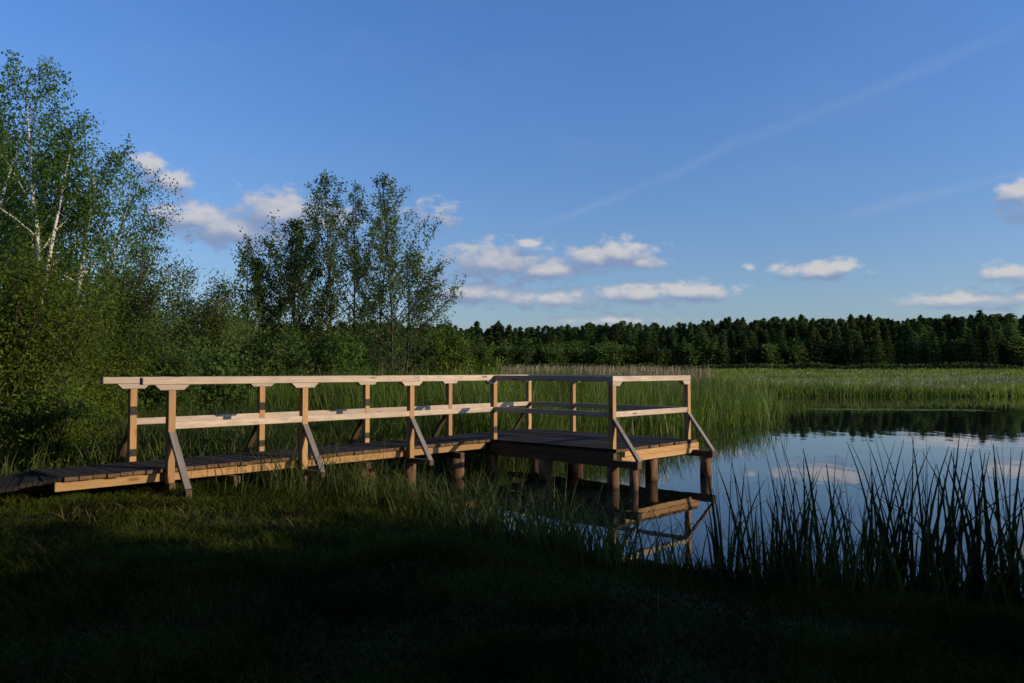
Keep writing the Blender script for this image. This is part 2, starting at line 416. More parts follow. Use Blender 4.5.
# reed bed beyond the platform
n = 160000
y = 15 + 40 * rng.rand(n) ** 1.2; x = rng.uniform(-.45, .5, n) * y
s = poly_sd(x, y); u, v = uv_of(x, y)
fr = vnoise(x, y, .5)
dens = np.where(s > 0, np.clip(1 - s / (1.2 + 2.6 * fr), 0, 1) ** 1.6, 1) * (.35 + .75 * fr) * (v < -11.6) * smoothstep(9.5, 12.5, u) * np.clip(40 / y ** 1.15, 0, 1)
keep = rng.rand(n) < dens
x, y = x[keep], y[keep]
hh = (.85 + .75 * rng.rand(len(x))) * (.65 + .6 * vnoise(x, y, .3))
V, Q = blades(x, y, np.maximum(ground_z(x, y), WZ - .25), hh, (.011 + .012 * rng.rand(len(x))) * (.55 + y / 32), rng, .18, .3, 3, .12)
tag(mesh_obj('reeds', V, Q, M['reed']), 'dense bed of green reeds standing in the water beyond the platform', 'reeds', kind='stuff')
kk = rng.rand(len(x)) < .03
V, Q = blades(x[kk] + .1, y[kk], np.maximum(ground_z(x[kk], y[kk]), WZ - .25), hh[kk] * 1.05, .02 * (.55 + y[kk] / 32), rng, .15, .2, 2, .3)
tag(mesh_obj('dead_reeds', V, Q, M['dry_reed']), 'pale dead stems standing among the green reeds', 'reeds', kind='stuff')

# marsh beyond the lake up to the forest
n = 230000
y = 1 / (1 / 215. + (1 / 40. - 1 / 215.) * rng.rand(n)); x = rng.uniform(-.75, .95, n) * y
s = poly_sd(x, y)
keep = (s < .5) & ((y > 50) | (x < 8)); x, y, s = x[keep], y[keep], s[keep]
hh = (.28 + .50 * rng.rand(len(x))) * (.55 + .9 * vnoise(x, y, .12)) * (1 + .5 * np.exp(-((s + .6) / .8) ** 2))
V, Q = blades(x, y, ground_z(x, y) - .05, hh, .024 + .0010 * y * (.6 + .8 * rng.rand(len(x))), rng, .35, .5, 2, .25)
tag(mesh_obj('marsh_sedge', V, Q, M['marsh']), 'wide flat marsh of yellow green sedge in front of the forest', 'marsh', kind='stuff')
n = 16000
y = rng.uniform(52, 92, n); x = rng.uniform(-.30, .26, n) * y
keep = rng.rand(n) < (vnoise(x, y, .16) * 1.2) * smoothstep(.27, .12, x / y) if False else (rng.rand(n) < vnoise(x, y, .16) * 1.2 * np.clip((.27 - x / y) / .12, 0, 1))
x, y = x[keep], y[keep]
V, Q = blades(x, y, ground_z(x, y), 1.2 + 1.0 * rng.rand(len(x)), .05 + .05 * rng.rand(len(x)), rng, .12, .2, 2, .5)
tag(mesh_obj('dry_reeds', V, Q, M['dry_reed']), 'band of tall beige dry reeds at the far side of the reed bed', 'reeds', kind='stuff')
n = 26000
y = rng.uniform(57, 100, n); x = rng.uniform(.10, .85, n) * y
keep = rng.rand(n) < np.clip(vnoise(x, y * 2.2, .10) * 1.7 - .35, 0, 1); x, y = x[keep], y[keep]
V, Q = blades(x, y, ground_z(x, y), .35 + .40 * rng.rand(len(x)), .03 + .0009 * y * rng.rand(len(x)), rng, .3, .4, 2, .4)
tag(mesh_obj('dry_sedge', V, Q, M['dry_sedge']), 'greyish patches of last year sedge across the open marsh', 'marsh', kind='stuff')
n = 5000
y = rng.uniform(58, 130, n); x = rng.uniform(.12, .8, n) * y
keep = rng.rand(n) < vnoise(x, y, .1) ** 1.5; x, y = x[keep], y[keep]
V, Q = blades(x, y, ground_z(x, y) + .45 + .3 * rng.rand(len(x)), (.08 + .10 * rng.rand(len(x))), .05 + .0007 * y, rng, .2, .2, 1, .7)
tag(mesh_obj('cotton_grass', V, Q, M['fluff']), 'white flecks of cotton grass scattered over the far marsh', 'cotton grass', kind='stuff')

# ------------------------------------------------------------------ trees
def unit(v): return v / (np.linalg.norm(v, axis=-1, keepdims=True) + 1e-9)

class Tree:
    def __init__(s, seed):
        s.r = np.random.RandomState(seed); s.V = []; s.Q = []; s.off = 0; s.A = []; s.V2 = []; s.Q2 = []; s.off2 = 0; s.thin = .028   # A: leaf anchors (pos, spread)
    def tube(s, pts, rad, sides=6):
        pts = np.asarray(pts, float); n = len(pts)
        d = unit(np.gradient(pts, axis=0))
        ref = np.where(np.abs(d[:, 2:3]) > .9, np.array([[1., 0, 0]]), np.array([[0, 0, 1.]]))
        a = unit(np.cross(d, ref)); b = np.cross(d, a)
        an = np.arange(sides) * 2 * np.pi / sides
        ring = pts[:, None] + rad[:, None, None] * (np.cos(an)[None, :, None] * a[:, None] + np.sin(an)[None, :, None] * b[:, None])
        i = np.arange(n - 1)[:, None] * sides; j = np.arange(sides)[None]; j2 = (j + 1) % sides
        q = np.stack([i + j, i + j2, i + sides + j2, i + sides + j], -1).reshape(-1, 4)
        if rad[0] > s.thin: s.V.append(ring.reshape(-1, 3)); s.Q.append(q + s.off); s.off += n * sides
        else: s.V2.append(ring.reshape(-1, 3)); s.Q2.append(q + s.off2); s.off2 += n * sides
    def stem(s, base, d, L, r0, r1, n=7, wig=.04, up=0.0, droop=0.0, sides=6, draw=True):
        """polyline that bends up (or droops) as it grows"""
        p = np.array(base, float); d = np.array(d, float) / np.linalg.norm(d); pts = [p.copy()]; st = L / n
        for k in range(n):
            d = d + s.r.normal(0, wig, 3) + np.array([0, 0, up / n]) - np.array([0, 0, droop * (k / n) / n])
            d /= np.linalg.norm(d); p = p + d * st; pts.append(p.copy())
        pts = np.array(pts); rad = np.linspace(r0, r1, n + 1)
        if draw: s.tube(pts, rad, sides)
        return pts
    def leaves_along(s, pts, n, spread):
        t = s.r.rand(n) * (len(pts) - 1); i = t.astype(int); f = (t - i)[:, None]
        s.A.append(pts[i] * (1 - f) + pts[np.minimum(i + 1, len(pts) - 1)] * f + s.r.normal(0, spread, (n, 3)))
    def crown(s, trunk, r_base, n1, t0, length, ang, n2=6, l2=.45, leaves=14, spread=.12, up=.5, droop=0., strands=0, strand=1.0, skew=None, wig=.10, tmax=1.0):
        H = len(trunk) - 1; lmax = max(length(q / 20) for q in range(int(t0 * 20), 21))
        n2_, lv_ = n2, leaves
        for k in range(n1):
            t = t0 + (tmax - t0) * (k + s.r.rand()) / n1
            i = min(int(t * H), H - 1); f = t * H - i
            p = trunk[i] * (1 - f) + trunk[i + 1] * f
            az_ = k * 2.4 + s.r.rand() * 1.2
            if skew is not None and s.r.rand() < skew[1]: az_ = skew[0] + s.r.normal(0, .7)
            a = ang(t) + s.r.normal(0, .12)
            d = np.array([math.cos(az_) * math.sin(a), math.sin(az_) * math.sin(a), math.cos(a)])
            L = length(t) * s.r.uniform(.65, 1.2)
            fl = min(1.3, max(.12, L / max(lmax, .1)))
            r0 = max(.006, r_base * (1 - t) * .5 + .008)
            br = s.stem(p, d, L, r0, .004, 6, wig, up, droop, 4)
            n2 = max(2, int(round(n2_ * (.3 + .7 * fl)))); leaves = max(3, int(round(lv_ * (.35 + .65 * fl) * 1.4)))
            s.leaves_along(br[3:], leaves, spread)
            for q in range(n2):
                tt = .25 + .75 * (q + s.r.rand()) / n2
                ii = min(int(tt * 6), 5)
                dd = unit(br[ii + 1] - br[ii]) + s.r.normal(0, .55, 3)
                tw = s.stem(br[ii] + (br[ii + 1] - br[ii]) * (tt * 6 - ii), dd, L * l2 * s.r.uniform(.5, 1.1) * (1.15 - .5 * tt), .004 + r0 * .2, .003, 3, .12, up * .5, droop * .6, 3)
                s.leaves_along(tw, leaves, spread)
                for w in range(strands):
                    st = s.stem(tw[-1] + s.r.normal(0, .1, 3), s.r.normal(0, .35, 3) - np.array([0, 0, 1.]), strand * s.r.uniform(.4, 1.2), .003, .002, 3, .08, 0, .3, 3, draw=False)
                    s.leaves_along(st, int(leaves * .8), spread * .6)
    def leaf_mesh(s, size, aspect=.55, droop=.2, drop=0):
        A = np.concatenate(s.A); n = len(A); r = s.r
        d = r.normal(0, 1, (n, 3)); d[:, 2] -= droop * 2; d = unit(d)
        o = unit(np.cross(d, r.normal(0, 1, (n, 3))))
        L = size * r.uniform(.6, 1.25, n)[:, None]; w = L * aspect * .5
        V = np.stack([A - d * L * .5, A + o * w, A + d * L * .5, A - o * w], 1).reshape(-1, 3)
        Q = np.arange(n * 4).reshape(-1, 4)
        return V, Q

def build_tree(name, T, base, leaf, bark, size, aspect, label, cat, group=None, droop=.2):
    root = empty(name, base); tag(root, label, cat, group)
    parts = [(np.concatenate(v), np.concatenate(q)) for v, q in ((T.V, T.Q), (T.V2, T.Q2)) if v]
    V, Q = join(parts)
    o = mesh_obj('trunk' if cat == 'tree' else 'stem', V, Q, bark if T.V else M['bark'], root, smooth=True, local=base)
    if len(parts) == 2:
        o.data.materials.append(M['bark'])
        o.data.polygons.foreach_set('material_index', np.repeat([0, 1], [len(p_[1]) for p_ in parts]).astype(np.int32)); o.data.update()
    V, Q = T.leaf_mesh(size, aspect, droop)
    mesh_obj('crown' if cat == 'tree' else 'foliage', V, Q, leaf, root, local=base)
    return root

def at(px, d): return (px - 512) / F * d
def top_z(py, d): return EYE + (369.8 - py) / F * d
def gz(x, y): return float(ground_z(np.array([x]), np.array([y]))[0])

M['birch'] = leaf_mat('birch_leaf', (0.067, 0.147, 0.019), (0.107, 0.187, 0.032), .45, .5, .3, .5)
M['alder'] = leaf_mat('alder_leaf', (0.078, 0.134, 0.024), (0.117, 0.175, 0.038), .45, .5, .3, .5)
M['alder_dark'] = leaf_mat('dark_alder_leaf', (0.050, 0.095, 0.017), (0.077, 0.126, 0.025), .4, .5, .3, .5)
M['willow'] = leaf_mat('willow_leaf', (0.075, 0.130, 0.012), (0.127, 0.172, 0.023), .45, .55, .35, .7)
M['willow_grey'] = leaf_mat('grey_willow_leaf', (0.075, 0.120, 0.024), (0.115, 0.156, 0.038), .45, .55, .35, .6)
M['oak'] = leaf_mat('dark_broad_leaf', (0.048, 0.102, 0.013), (0.077, 0.135, 0.023), .4, .5, .35, .5)
M['conifer'] = leaf_mat('conifer_needles', (.062, .108, .026), (.095, .138, .036), .5, .7, .4, .12)
M['forest_leaf'] = leaf_mat('far_broadleaf', (.070, .128, .020), (.105, .155, .032), .5, .6, .4, .10)

# -- birches at the far left
def birch(px, d, top, lean, label, seed, crown_r, fork=False, leaves=10, skew=None):
    x, y = at(px, d), d; z = gz(x, y); H = top_z(top, d) - z
    T = Tree(seed)
    tr = T.stem((x, y, z - .1), (lean[0], lean[1], 1), H * 1.0, .13 + H * .004, .02, 14, .035, .25, 0, 8)
    L = lambda t: crown_r * (1.1 - .32 * max(0, t - .35) / .65) if t > .35 else crown_r * .85
    T.crown(tr, .14, 22, .43, L, lambda t: 1.05 - .45 * t, 7, .5, leaves, .12, .30, .9, 2, 1.8, skew)
    if fork:
        i = 5
        f = T.stem(tr[i], (.26, -.1, 1), H * .50, .085, .02, 9, .04, .15, 0, 6)
        T.crown(f, .08, 11, .42, lambda t: crown_r * .75 * (1.1 - .6 * t), lambda t: 1.0 - .4 * t, 6, .5, leaves, .13, .3, .7, 2, 1.2)
    return build_tree('birch_tree', T, (x, y, z), M['birch'], M['birch_bark'], .098, .7, label, 'tree', 'birches left of the walkway', .5)
birch(43, 27, 86, (0.0, 0), 'tallest white birch with a forked trunk at the far left', 21, 2.4, True, 22)
birch(64, 29, 172, (.13, 0), 'leaning slim white birch just right of the tall forked birch', 22, 2.0, False, 17, (0, .35))
birch(76, 31, 185, (.16, 0), 'lower birch leaning right toward open sky with drooping outer twigs', 23, 2.2, False, 16, (0, .5))
birch(-32, 29, 125, (.03, 0), 'birch cut off by the left edge of the picture behind the willows', 24, 2.4, False, 20)

# -- dark broadleaf trees behind the birches
def broad(px, d, top, r, label, seed, leaf='oak', n1=40, leaves=20, size=.22):
    x, y = at(px, d), d; z = gz(x, y); H = top_z(top, d) - z
    T = Tree(seed)
    tr = T.stem((x, y, z - .1), (0, 0, 1), H * .95, .2, .03, 10, .04, .1, 0, 7)
    T.crown(tr, .2, n1, .10, lambda t: r * (1.15 - .55 * abs(t - .4) - .45 * max(0, t - .6)), lambda t: 1.2 - .75 * t, 7, .5, leaves, .22, .5, .1)
    return build_tree('broadleaf_tree', T, (x, y, z), M[leaf], M['bark'], size, .7, label, 'tree', 'dark trees behind the birches')
broad(0, 36, 150, 3.4, 'dense dark leafy tree filling the gaps behind the forked birch', 31, n1=84)
broad(-70, 34, 110, 3.6, 'large dark leafy tree partly outside the left edge of the picture', 32, n1=70)
broad(52, 38, 222, 2.3, 'low dark leafy tree behind the two leaning birches', 33, n1=64)
broad(112, 40, 300, 1.9, 'dark leafy tree between the birches and the grey willow', 34, n1=56)

# -- alders in the middle of the picture
def alder(px, d, top, r, label, seed, leaf='alder', n1=34, leaves=7, t0=.10, lean=(0, 0), skew=None, size=.098, n2=9, r0=.06, up=.55):
    x, y = at(px, d), d; z = gz(x, y); H = top_z(top, d) - z
    T = Tree(seed)
    tr = T.stem((x, y, z - .1), (lean[0], lean[1], 1), H * 1.0, r0, .010, 14, .022, .12, 0, 6)
    T.crown(tr, r0, n1, t0, lambda t: r * (.55 + 1.0 * min(1, max(0, (t - t0)) / .25)) * (1.05 - t) ** .95, lambda t: 1.05 - .40 * t, n2, .45, int(leaves * 2.7), .10, up, 0, 0, 1, skew, .07)
    T.leaves_along(tr[-5:], 36, .09)
    return build_tree('alder_tree', T, (x, y, z), M[leaf], M['bark'], size, .75, label, 'tree', 'alders behind the walkway')
alder(250, 31, 236, 1.3, 'slender sparse alder left of the dark dense alder', 41, n1=26, leaves=6, r0=.05)
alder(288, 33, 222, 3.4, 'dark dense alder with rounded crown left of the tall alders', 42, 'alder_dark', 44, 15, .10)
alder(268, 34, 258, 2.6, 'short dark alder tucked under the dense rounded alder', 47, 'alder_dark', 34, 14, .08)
alder(331, 33, 170, 3.6, 'tallest alder with a pointed thin top in the middle of the group', 43, n1=46, leaves=9, t0=.12)
alder(356, 35, 186, 3.0, 'alder with narrow airy crown between the two tallest alders', 44, n1=38, leaves=8)
alder(378, 36, 208, 2.2, 'thin stemmed alder close behind the second tallest alder', 46, n1=26, leaves=6, t0=.2, r0=.06)
alder(392, 34, 178, 3.7, 'second tallest alder with open conical crown right of the pointed one', 45, n1=48, leaves=9)
alder(404, 35, 255, 3.2, 'rightmost alder sending long slanting branches out over the marsh', 48, n1=26, leaves=8, t0=.2, lean=(.10, 0), skew=(0, .75), up=.35)

# -- willow scrub and bushes
def bush(name, px, d, top, rpx, label, seed, leaf='willow', stems=16, leaves=20, size=.055, aspect=.4, group='willow bushes on the left bank', n1=9, spread=.16, low=0.05, cat='bush', yo=0):
    x, y = at(px, d), d + yo; z = max(gz(x, y), .0); H = top_z(top, d) - z; r = rpx / F * d
    T = Tree(seed)
    for k in range(stems):
        a = k * 2.4 + T.r.rand(); q = math.sqrt((k + .5) / stems)
        tilt = q * min(1.0, .95 * r / H)
        Ls = H * (1.03 - .42 * q * q) * T.r.uniform(.86, 1.05)
        st = T.stem((x + math.cos(a) * .18 * r * q, y + math.sin(a) * .18 * r * q, z - .05), (math.cos(a) * tilt, math.sin(a) * tilt, 1), Ls, .03 + .006 * H, .006, 8, .07, .12, .15, 5)
        T.crown(st, .03, n1, low, lambda t: r * .55 * (1.1 - .5 * t), lambda t: 1.1 - .5 * t, 5, .5, leaves, spread, .3, .15)
    return build_tree(name, T, (x, y, z), M[leaf], M['bark'], size, aspect, label, cat, group)
bush('willow_bush', 22, 13.5, 250, 100, 'broad bright willow bush filling the left edge beside the boardwalk', 51, stems=22, leaves=38, size=.078)
bush('willow_bush', -85, 13, 262, 95, 'willow bush at the very left edge beside the broad bright one', 52, stems=16, leaves=34, size=.078)
bush('willow_bush', 92, 15.5, 292, 62, 'round willow bush between the broad bright willow and the first post', 53, stems=16, leaves=36, size=.078)
bush('willow_bush', 52, 11.6, 375, 55, 'low willow bush right behind the curved boardwalk', 54, stems=14, leaves=20, size=.065)
bush('willow_bush', 138, 22, 240, 48, 'tall narrow grey willow below the drooping birch twigs', 55, 'willow_grey', 16, 32, .10)
bush('willow_bush', 190, 24, 264, 55, 'wide grey willow with feathery top left of the alders', 56, 'willow_grey', 18, 32, .10)
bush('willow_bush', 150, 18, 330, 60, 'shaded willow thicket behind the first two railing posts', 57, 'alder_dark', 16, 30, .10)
bush('willow_bush', 228, 27, 300, 40, 'small grey willow between the wide willow and the slender alder', 58, 'willow_grey', 12, 30, .10)
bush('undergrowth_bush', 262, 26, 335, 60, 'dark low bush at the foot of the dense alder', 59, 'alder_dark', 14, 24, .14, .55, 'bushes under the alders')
bush('undergrowth_bush', 318, 29, 330, 52, 'bright green low bush at the foot of the tallest alder', 60, 'oak', 14, 22, .14, .55, 'bushes under the alders')
bush('undergrowth_bush', 372, 40, 322, 48, 'green bush showing between the thin alder trunks', 61, 'oak', 14, 22, .16, .55, 'bushes under the alders')
bush('undergrowth_bush', 432, 44, 326, 44, 'rounded bright bush right of the alder trunks', 62, 'willow', 14, 20, .18, .55, 'bushes under the alders')
bush('undergrowth_bush', 474, 50, 346, 34, 'lowest bright bush sloping down toward the dry reeds', 63, 'willow', 12, 18, .19, .55, 'bushes under the alders')
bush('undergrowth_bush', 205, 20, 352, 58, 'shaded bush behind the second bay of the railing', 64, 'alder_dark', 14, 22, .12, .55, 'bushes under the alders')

# -- unseen trees: right ones shade the near bank, the rest added to block skylight
for k, (x, y, h_, cr) in enumerate([(24.5, -4.5, 12.5, 3.0), (29, -7.4, 13.5, 3.3), (23, -10.5, 13, 3.3), (30, -14, 14, 3.3), (24, -17.5, 13, 3.3), (19, -13, 12, 3.3),
                                  (34, -9.5, 14.5, 3.3), (18.2, -1.3, 10.2, 2.4), (10.5, -3.0, 11, 3.6), (3.2, -4.2, 14, 5.2), (-4.5, -3.6, 14, 5.2), (-11.5, -1.5, 13, 4.6), (-1, -9, 15, 5), (7, -9.5, 15, 5), (-9, -9, 15, 5), (-17, -8, 17, 5), (-4, -14, 19, 5.5), (4, -15, 19, 5.5), (13, -15, 18, 5), (-13.5, 4.5, 14, 4.4), (-20, 2, 17, 5), (-19, 12, 15, 4.5), (-25, -6, 18, 5.5), (-12, -15, 20, 5.5), (10.2, 1.7, 3.6, 1.6), (13.8, 2.7, 4.2, 1.7), (28, -4.4, 13, 2.8)]):
    T = Tree(80 + k); z = gz(x, y)
    tr = T.stem((x, y, z - .1), (0, 0, 1), h_, .22, .03, 10, .03, .1, 0, 7)
    T.crown(tr, .2, 46 if cr < 4 else 64, .05 if k < 8 or k > 11 else .22, lambda t: cr * (1.1 - .5 * abs(t - .35) - .4 * max(0, t - .6)), lambda t: 1.3 - .75 * t, 6, .5, 9 if k < 8 else 30, .25, .4, .1)
    build_tree('unseen_shade_tree', T, (x, y, z), M['oak'], M['bark'], .34, .75, 'unseen leafy tree around the viewpoint put there to shade bank and jetty', 'tree', 'unseen trees around the viewpoint')

# -- far forest: one mass
def conifer(seed, H, pine):
    r = np.random.RandomState(seed); n = 900
    if pine:
        t = r.rand(n) ** .8; zz = H * (.12 + .88 * t)
        rad = H * .14 * np.sqrt(np.clip(1 - ((t - .35) / .66) ** 2, 0.004, 1)) * np.sqrt(r.rand(n))
        cl = r.randint(0, 22, n); ca = r.rand(22) * 6.28
        a = ca[cl] + r.normal(0, .45, n); zz = zz + (r.rand(22)[cl] - .5) * .5
    else:
        t = r.rand(n) ** 1.25; zz = H * (.10 + .90 * t)
        rad = H * .150 * (1.02 - t) ** .7 * (.55 + .45 * np.cos(t * 60)) ** .3 * r.rand(n) ** .4
        a = r.rand(n) * 6.28
    A = np.stack([np.cos(a) * rad, np.sin(a) * rad, zz], -1)
    d = unit(np.stack([np.cos(a), np.sin(a), r.normal(-.15, .5, n)], -1) + r.normal(0, .5, (n, 3))); o = unit(np.cross(d, r.normal(0, 1, (n, 3))))
    L = .36 * r.uniform(.6, 1.4, n)[:, None]; w = L * .45
    V = np.stack([A - d * L, A + o * w, A + d * L, A - o * w], 1).reshape(-1, 3)
    return V, np.arange(n * 4).reshape(-1, 4)
def leafy(seed, H):
    r = np.random.RandomState(seed); n = 620; nc = 26
    c = r.normal(0, 1, (nc, 3)); c = unit(c) * r.rand(nc, 1) ** .4
    C = np.stack([c[:, 0] * H * .20, c[:, 1] * H * .20, H * (.52 + .44 * c[:, 2])], -1)
    A = C[r.randint(0, nc, n)] + r.normal(0, H * .06, (n, 3))
    d = unit(r.normal(0, 1, (n, 3))); o = unit(np.cross(d, r.normal(0, 1, (n, 3))))
    L = .36 * r.uniform(.6, 1.3, n)[:, None]; w = L * .7
    V = np.stack([A - d * L, A + o * w, A + d * L, A - o * w], 1).reshape(-1, 3)
    return V, np.arange(n * 4).reshape(-1, 4)
rf = np.random.RandomState(5)
con = [conifer(s_, 1.0 * 14, s_ in (2,)) for s_ in range(7)]; lef = [leafy(20 + s_, 11.) for s_ in range(5)]
def far_height(x): return .86 + .16 * smoothstep(10, 90, x)
cp, lp, tp, bp = [], [], [], []
def trunk_quad(x, y, z, h_, w):
    V = np.array([(x + sx_ * w * (1 if k < 4 else .6), y + sy_ * w * (1 if k < 4 else .6), z + (0 if k < 4 else h_)) for k, (sx_, sy_) in enumerate([(-1, -1), (1, -1), (1, 1), (-1, 1)] * 2)], np.float32)
    return V, np.array([(0, 1, 5, 4), (1, 2, 6, 5), (2, 3, 7, 6), (3, 0, 4, 7)])
for row, (yy, step) in enumerate([(203, 2.5), (206, 2.3), (209, 1.9), (213, 1.35), (217, 1.25), (222, 1.3), (227, 1.3)]):
    x = -110.0
    while x < 235:
        x += step * rf.uniform(.5, 1.5); y = yy + rf.normal(0, 1.4) + 6 * math.sin(x * .03)
        z = gz(x, y); k = rf.uniform(.90, 1.03) * (.95 + .10 * float(vnoise(x, y, .09))) * float(far_height(np.array(x))) * (.74 if row < 2 else .84 if row < 3 else 1)
        if rf.rand() < .10: k *= 1.07
        th = rf.rand() * 6.28; c_, s_ = math.cos(th), math.sin(th)
        deciduous = rf.rand() < (.85 if x < 50 else .40) * (1 if row < 2 else .6 if row < 4 else .12)
        V, Q = (lef[rf.randint(5)] if deciduous else con[rf.randint(7)])
        V = V * np.array([k * (rf.uniform(1.3, 1.8) if row < 3 else rf.uniform(1.25, 1.75))] * 2 + [k]); V = np.stack([V[:, 0] * c_ - V[:, 1] * s_ + x, V[:, 0] * s_ + V[:, 1] * c_ + y, V[:, 2] + z], -1)
        (lp if deciduous else cp).append((V, Q))
        if row < 3: (bp if rf.rand() < .25 else tp).append(trunk_quad(x, y, z, 9 * k, .10))
V1, Q1 = join(cp); V2, Q2 = join(lp); V3, Q3 = join(tp); V4, Q4 = join(bp)
nf = [len(Q1), len(Q2), len(Q3), len(Q4)]
Vf, Qf = join([(V1, Q1), (V2, Q2), (V3, Q3), (V4, Q4)])
fo = mesh_obj('forest', Vf, Qf, M['conifer'])
for mm in ('forest_leaf', 'pine_bark', 'birch_bark'): fo.data.materials.append(M[mm])
fo.data.polygons.foreach_set('material_index', np.repeat(np.arange(4), nf).astype(np.int32)); fo.data.update()
tag(fo, 'long dark wall of mixed forest along the far side of the marsh', 'forest', kind='stuff')
# scrub along the forest foot
n = 26000
x = rf.uniform(-100, 220, n); y = 203 - 7 * rf.rand(n) + 6 * np.sin(x * .03); bh = .7 + 1.5 * vnoise(x, y, .14)
zz = ground_z(x, y) + bh * rf.rand(n)
A = np.stack([x, y, zz], -1); d = unit(rf.normal(0, 1, (n, 3))); o = unit(np.cross(d, rf.normal(0, 1, (n, 3))))
V = np.stack([A - d * .4, A + o * .28, A + d * .4, A - o * .28], 1).reshape(-1, 3)
tag(mesh_obj('scrub', V, np.arange(n * 4).reshape(-1, 4), M['conifer']), 'low scrub in front of the far forest trunks', 'scrub', kind='stuff')

# ------------------------------------------------------------------ the jetty
rw = np.random.RandomState(8)
class Boards:
    """rectangular timbers with a grain attribute, collected into one mesh"""
    def __init__(s): s.V = []; s.Q = []; s.G = []; s.n = 0
    def hexa(s, c8, org, ax, side, up):
        c8 = np.array(c8, float)
        r_ = c8 - np.array(org); off = rw.rand(3) * np.array([40, 7, 7])
        s.G.append(np.stack([r_ @ ax, r_ @ side, r_ @ up], -1) + off)
        s.V.append(c8)
        s.Q.append(np.array([(0, 3, 2, 1), (4, 5, 6, 7), (0, 1, 5, 4), (1, 2, 6, 5), (2, 3, 7, 6), (3, 0, 4, 7)]) + s.n); s.n += 8
    def bar(s, p0, p1, w, h, side=None, trim=0):
        """timber from p0 to p1 (centre line), width w along side, height h"""
        p0 = np.array(p0, float); p1 = np.array(p1, float); ax = unit(p1 - p0)
        sd = np.array(side, float) if side is not None else np.cross(ax, [0, 0, 1.])
        sd = unit(sd - ax * (sd @ ax)); up = np.cross(sd, ax)
        c = [p + sd * (i * w / 2) + up * (j * h / 2) for p in (p0, p1) for i, j in ((-1, -1), (1, -1), (1, 1), (-1, 1))]
        s.hexa(c, p0, ax, sd, up)
    def build(s, name, mat, parent, bevel=.004):
        o = mesh_obj(name, np.concatenate(s.V), np.concatenate(s.Q), mat, parent, attrs={'grain': np.concatenate(s.G)}, local=tuple(JL))
        me = o.data; bm = bmesh.new(); bm.from_mesh(me); bmesh.ops.recalc_face_normals(bm, faces=bm.faces)
        bm.to_mesh(me); bm.free()
        if bevel:
            b_ = o.modifiers.new('edge', 'BEVEL'); b_.width = bevel; b_.segments = 1; b_.limit_method = 'ANGLE'
        return o
DECK = .68
jetty = empty('viewing_jetty', P3(9.9, -9.7, 0)); JL = jetty.location.copy()
tag(jetty, 'wooden walkway with pale railings ending in a square viewing platform on piles', 'jetty')
u3 = np.array([U[0], U[1], 0]); v3 = np.array([VV[0], VV[1], 0])
def one(name, mat, p0, p1, w, h, side=None, bevel=.004, parent=None, label=None):
    b_ = Boards(); b_.bar(p0, p1, w, h, side); o = b_.build(name, M[mat], parent or jetty, bevel)
    if parent: o.matrix_parent_inverse = Matrix()
    if label: o['label'] = label
    return o
def plank_ends(o):
    o.data.materials.append(M['plank_end'])
    for p_ in o.data.polygons:
        if abs(p_.normal.x * VV[0] + p_.normal.y * VV[1]) > .9: p_.material_index = 1
# decks: planks run across the walkway
b_ = Boards(); u = 3.12
while u < 9.86:
    w = .142 + rw.uniform(-.004, .004); z = DECK - .0225 + rw.uniform(-.003, .003)
    b_.bar(P3(u + w / 2, -10.78 + rw.uniform(-.012, .012), z), P3(u + w / 2, -9.72 + rw.uniform(-.014, .014), z + rw.uniform(-.002, .002)), w, .045, u3); u += w + .009
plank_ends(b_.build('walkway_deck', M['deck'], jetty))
b_ = Boards(); u = 9.885
while u < 12.22:
    w = .142 + rw.uniform(-.004, .004); z = DECK - .0225 + rw.uniform(-.003, .003)
    b_.bar(P3(u + w / 2, -10.93 + rw.uniform(-.012, .012), z), P3(u + w / 2, -7.08 + rw.uniform(-.014, .014), z + rw.uniform(-.002, .002)), w, .045, u3); u += w + .009
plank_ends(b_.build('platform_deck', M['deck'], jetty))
# stringers
one('stringer', 'stringer', P3(3.04, -9.80, .578), P3(9.80, -9.80, .578), .07, .105)
one('stringer', 'stringer', P3(3.04, -10.66, .578), P3(9.80, -10.66, .578), .07, .105)
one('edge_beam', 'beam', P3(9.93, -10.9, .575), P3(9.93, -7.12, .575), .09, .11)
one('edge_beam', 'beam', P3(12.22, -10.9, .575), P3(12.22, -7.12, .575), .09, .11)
for v in (-10.7, -9.75, -8.9, -8.0): one('joist', 'stringer', P3(9.99, v, .572), P3(12.16, v, .572), .07, .10)
one('fascia_board', 'stringer', P3(10.12, -7.095, .590), P3(12.33, -7.095, .590), .04, .082)
one('fascia_board', 'stringer', P3(10.05, -7.105, .503), P3(12.34, -7.105, .503), .045, .085)
# cross beams carried by the piles
POSTU = [4.29, 6.15, 8.07, 9.94]
for k, u in enumerate(POSTU[:3]):
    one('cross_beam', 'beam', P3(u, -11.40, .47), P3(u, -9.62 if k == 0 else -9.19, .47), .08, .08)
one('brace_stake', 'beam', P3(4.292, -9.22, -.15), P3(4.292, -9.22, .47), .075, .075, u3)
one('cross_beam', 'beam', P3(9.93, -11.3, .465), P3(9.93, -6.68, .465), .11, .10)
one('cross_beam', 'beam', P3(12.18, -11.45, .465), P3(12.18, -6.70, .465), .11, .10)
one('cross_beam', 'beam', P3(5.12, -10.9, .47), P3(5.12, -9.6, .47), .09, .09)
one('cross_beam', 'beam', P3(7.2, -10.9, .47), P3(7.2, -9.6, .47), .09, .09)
one('cross_beam', 'beam', P3(9.1, -10.9, .47), P3(9.1, -9.6, .47), .09, .09)
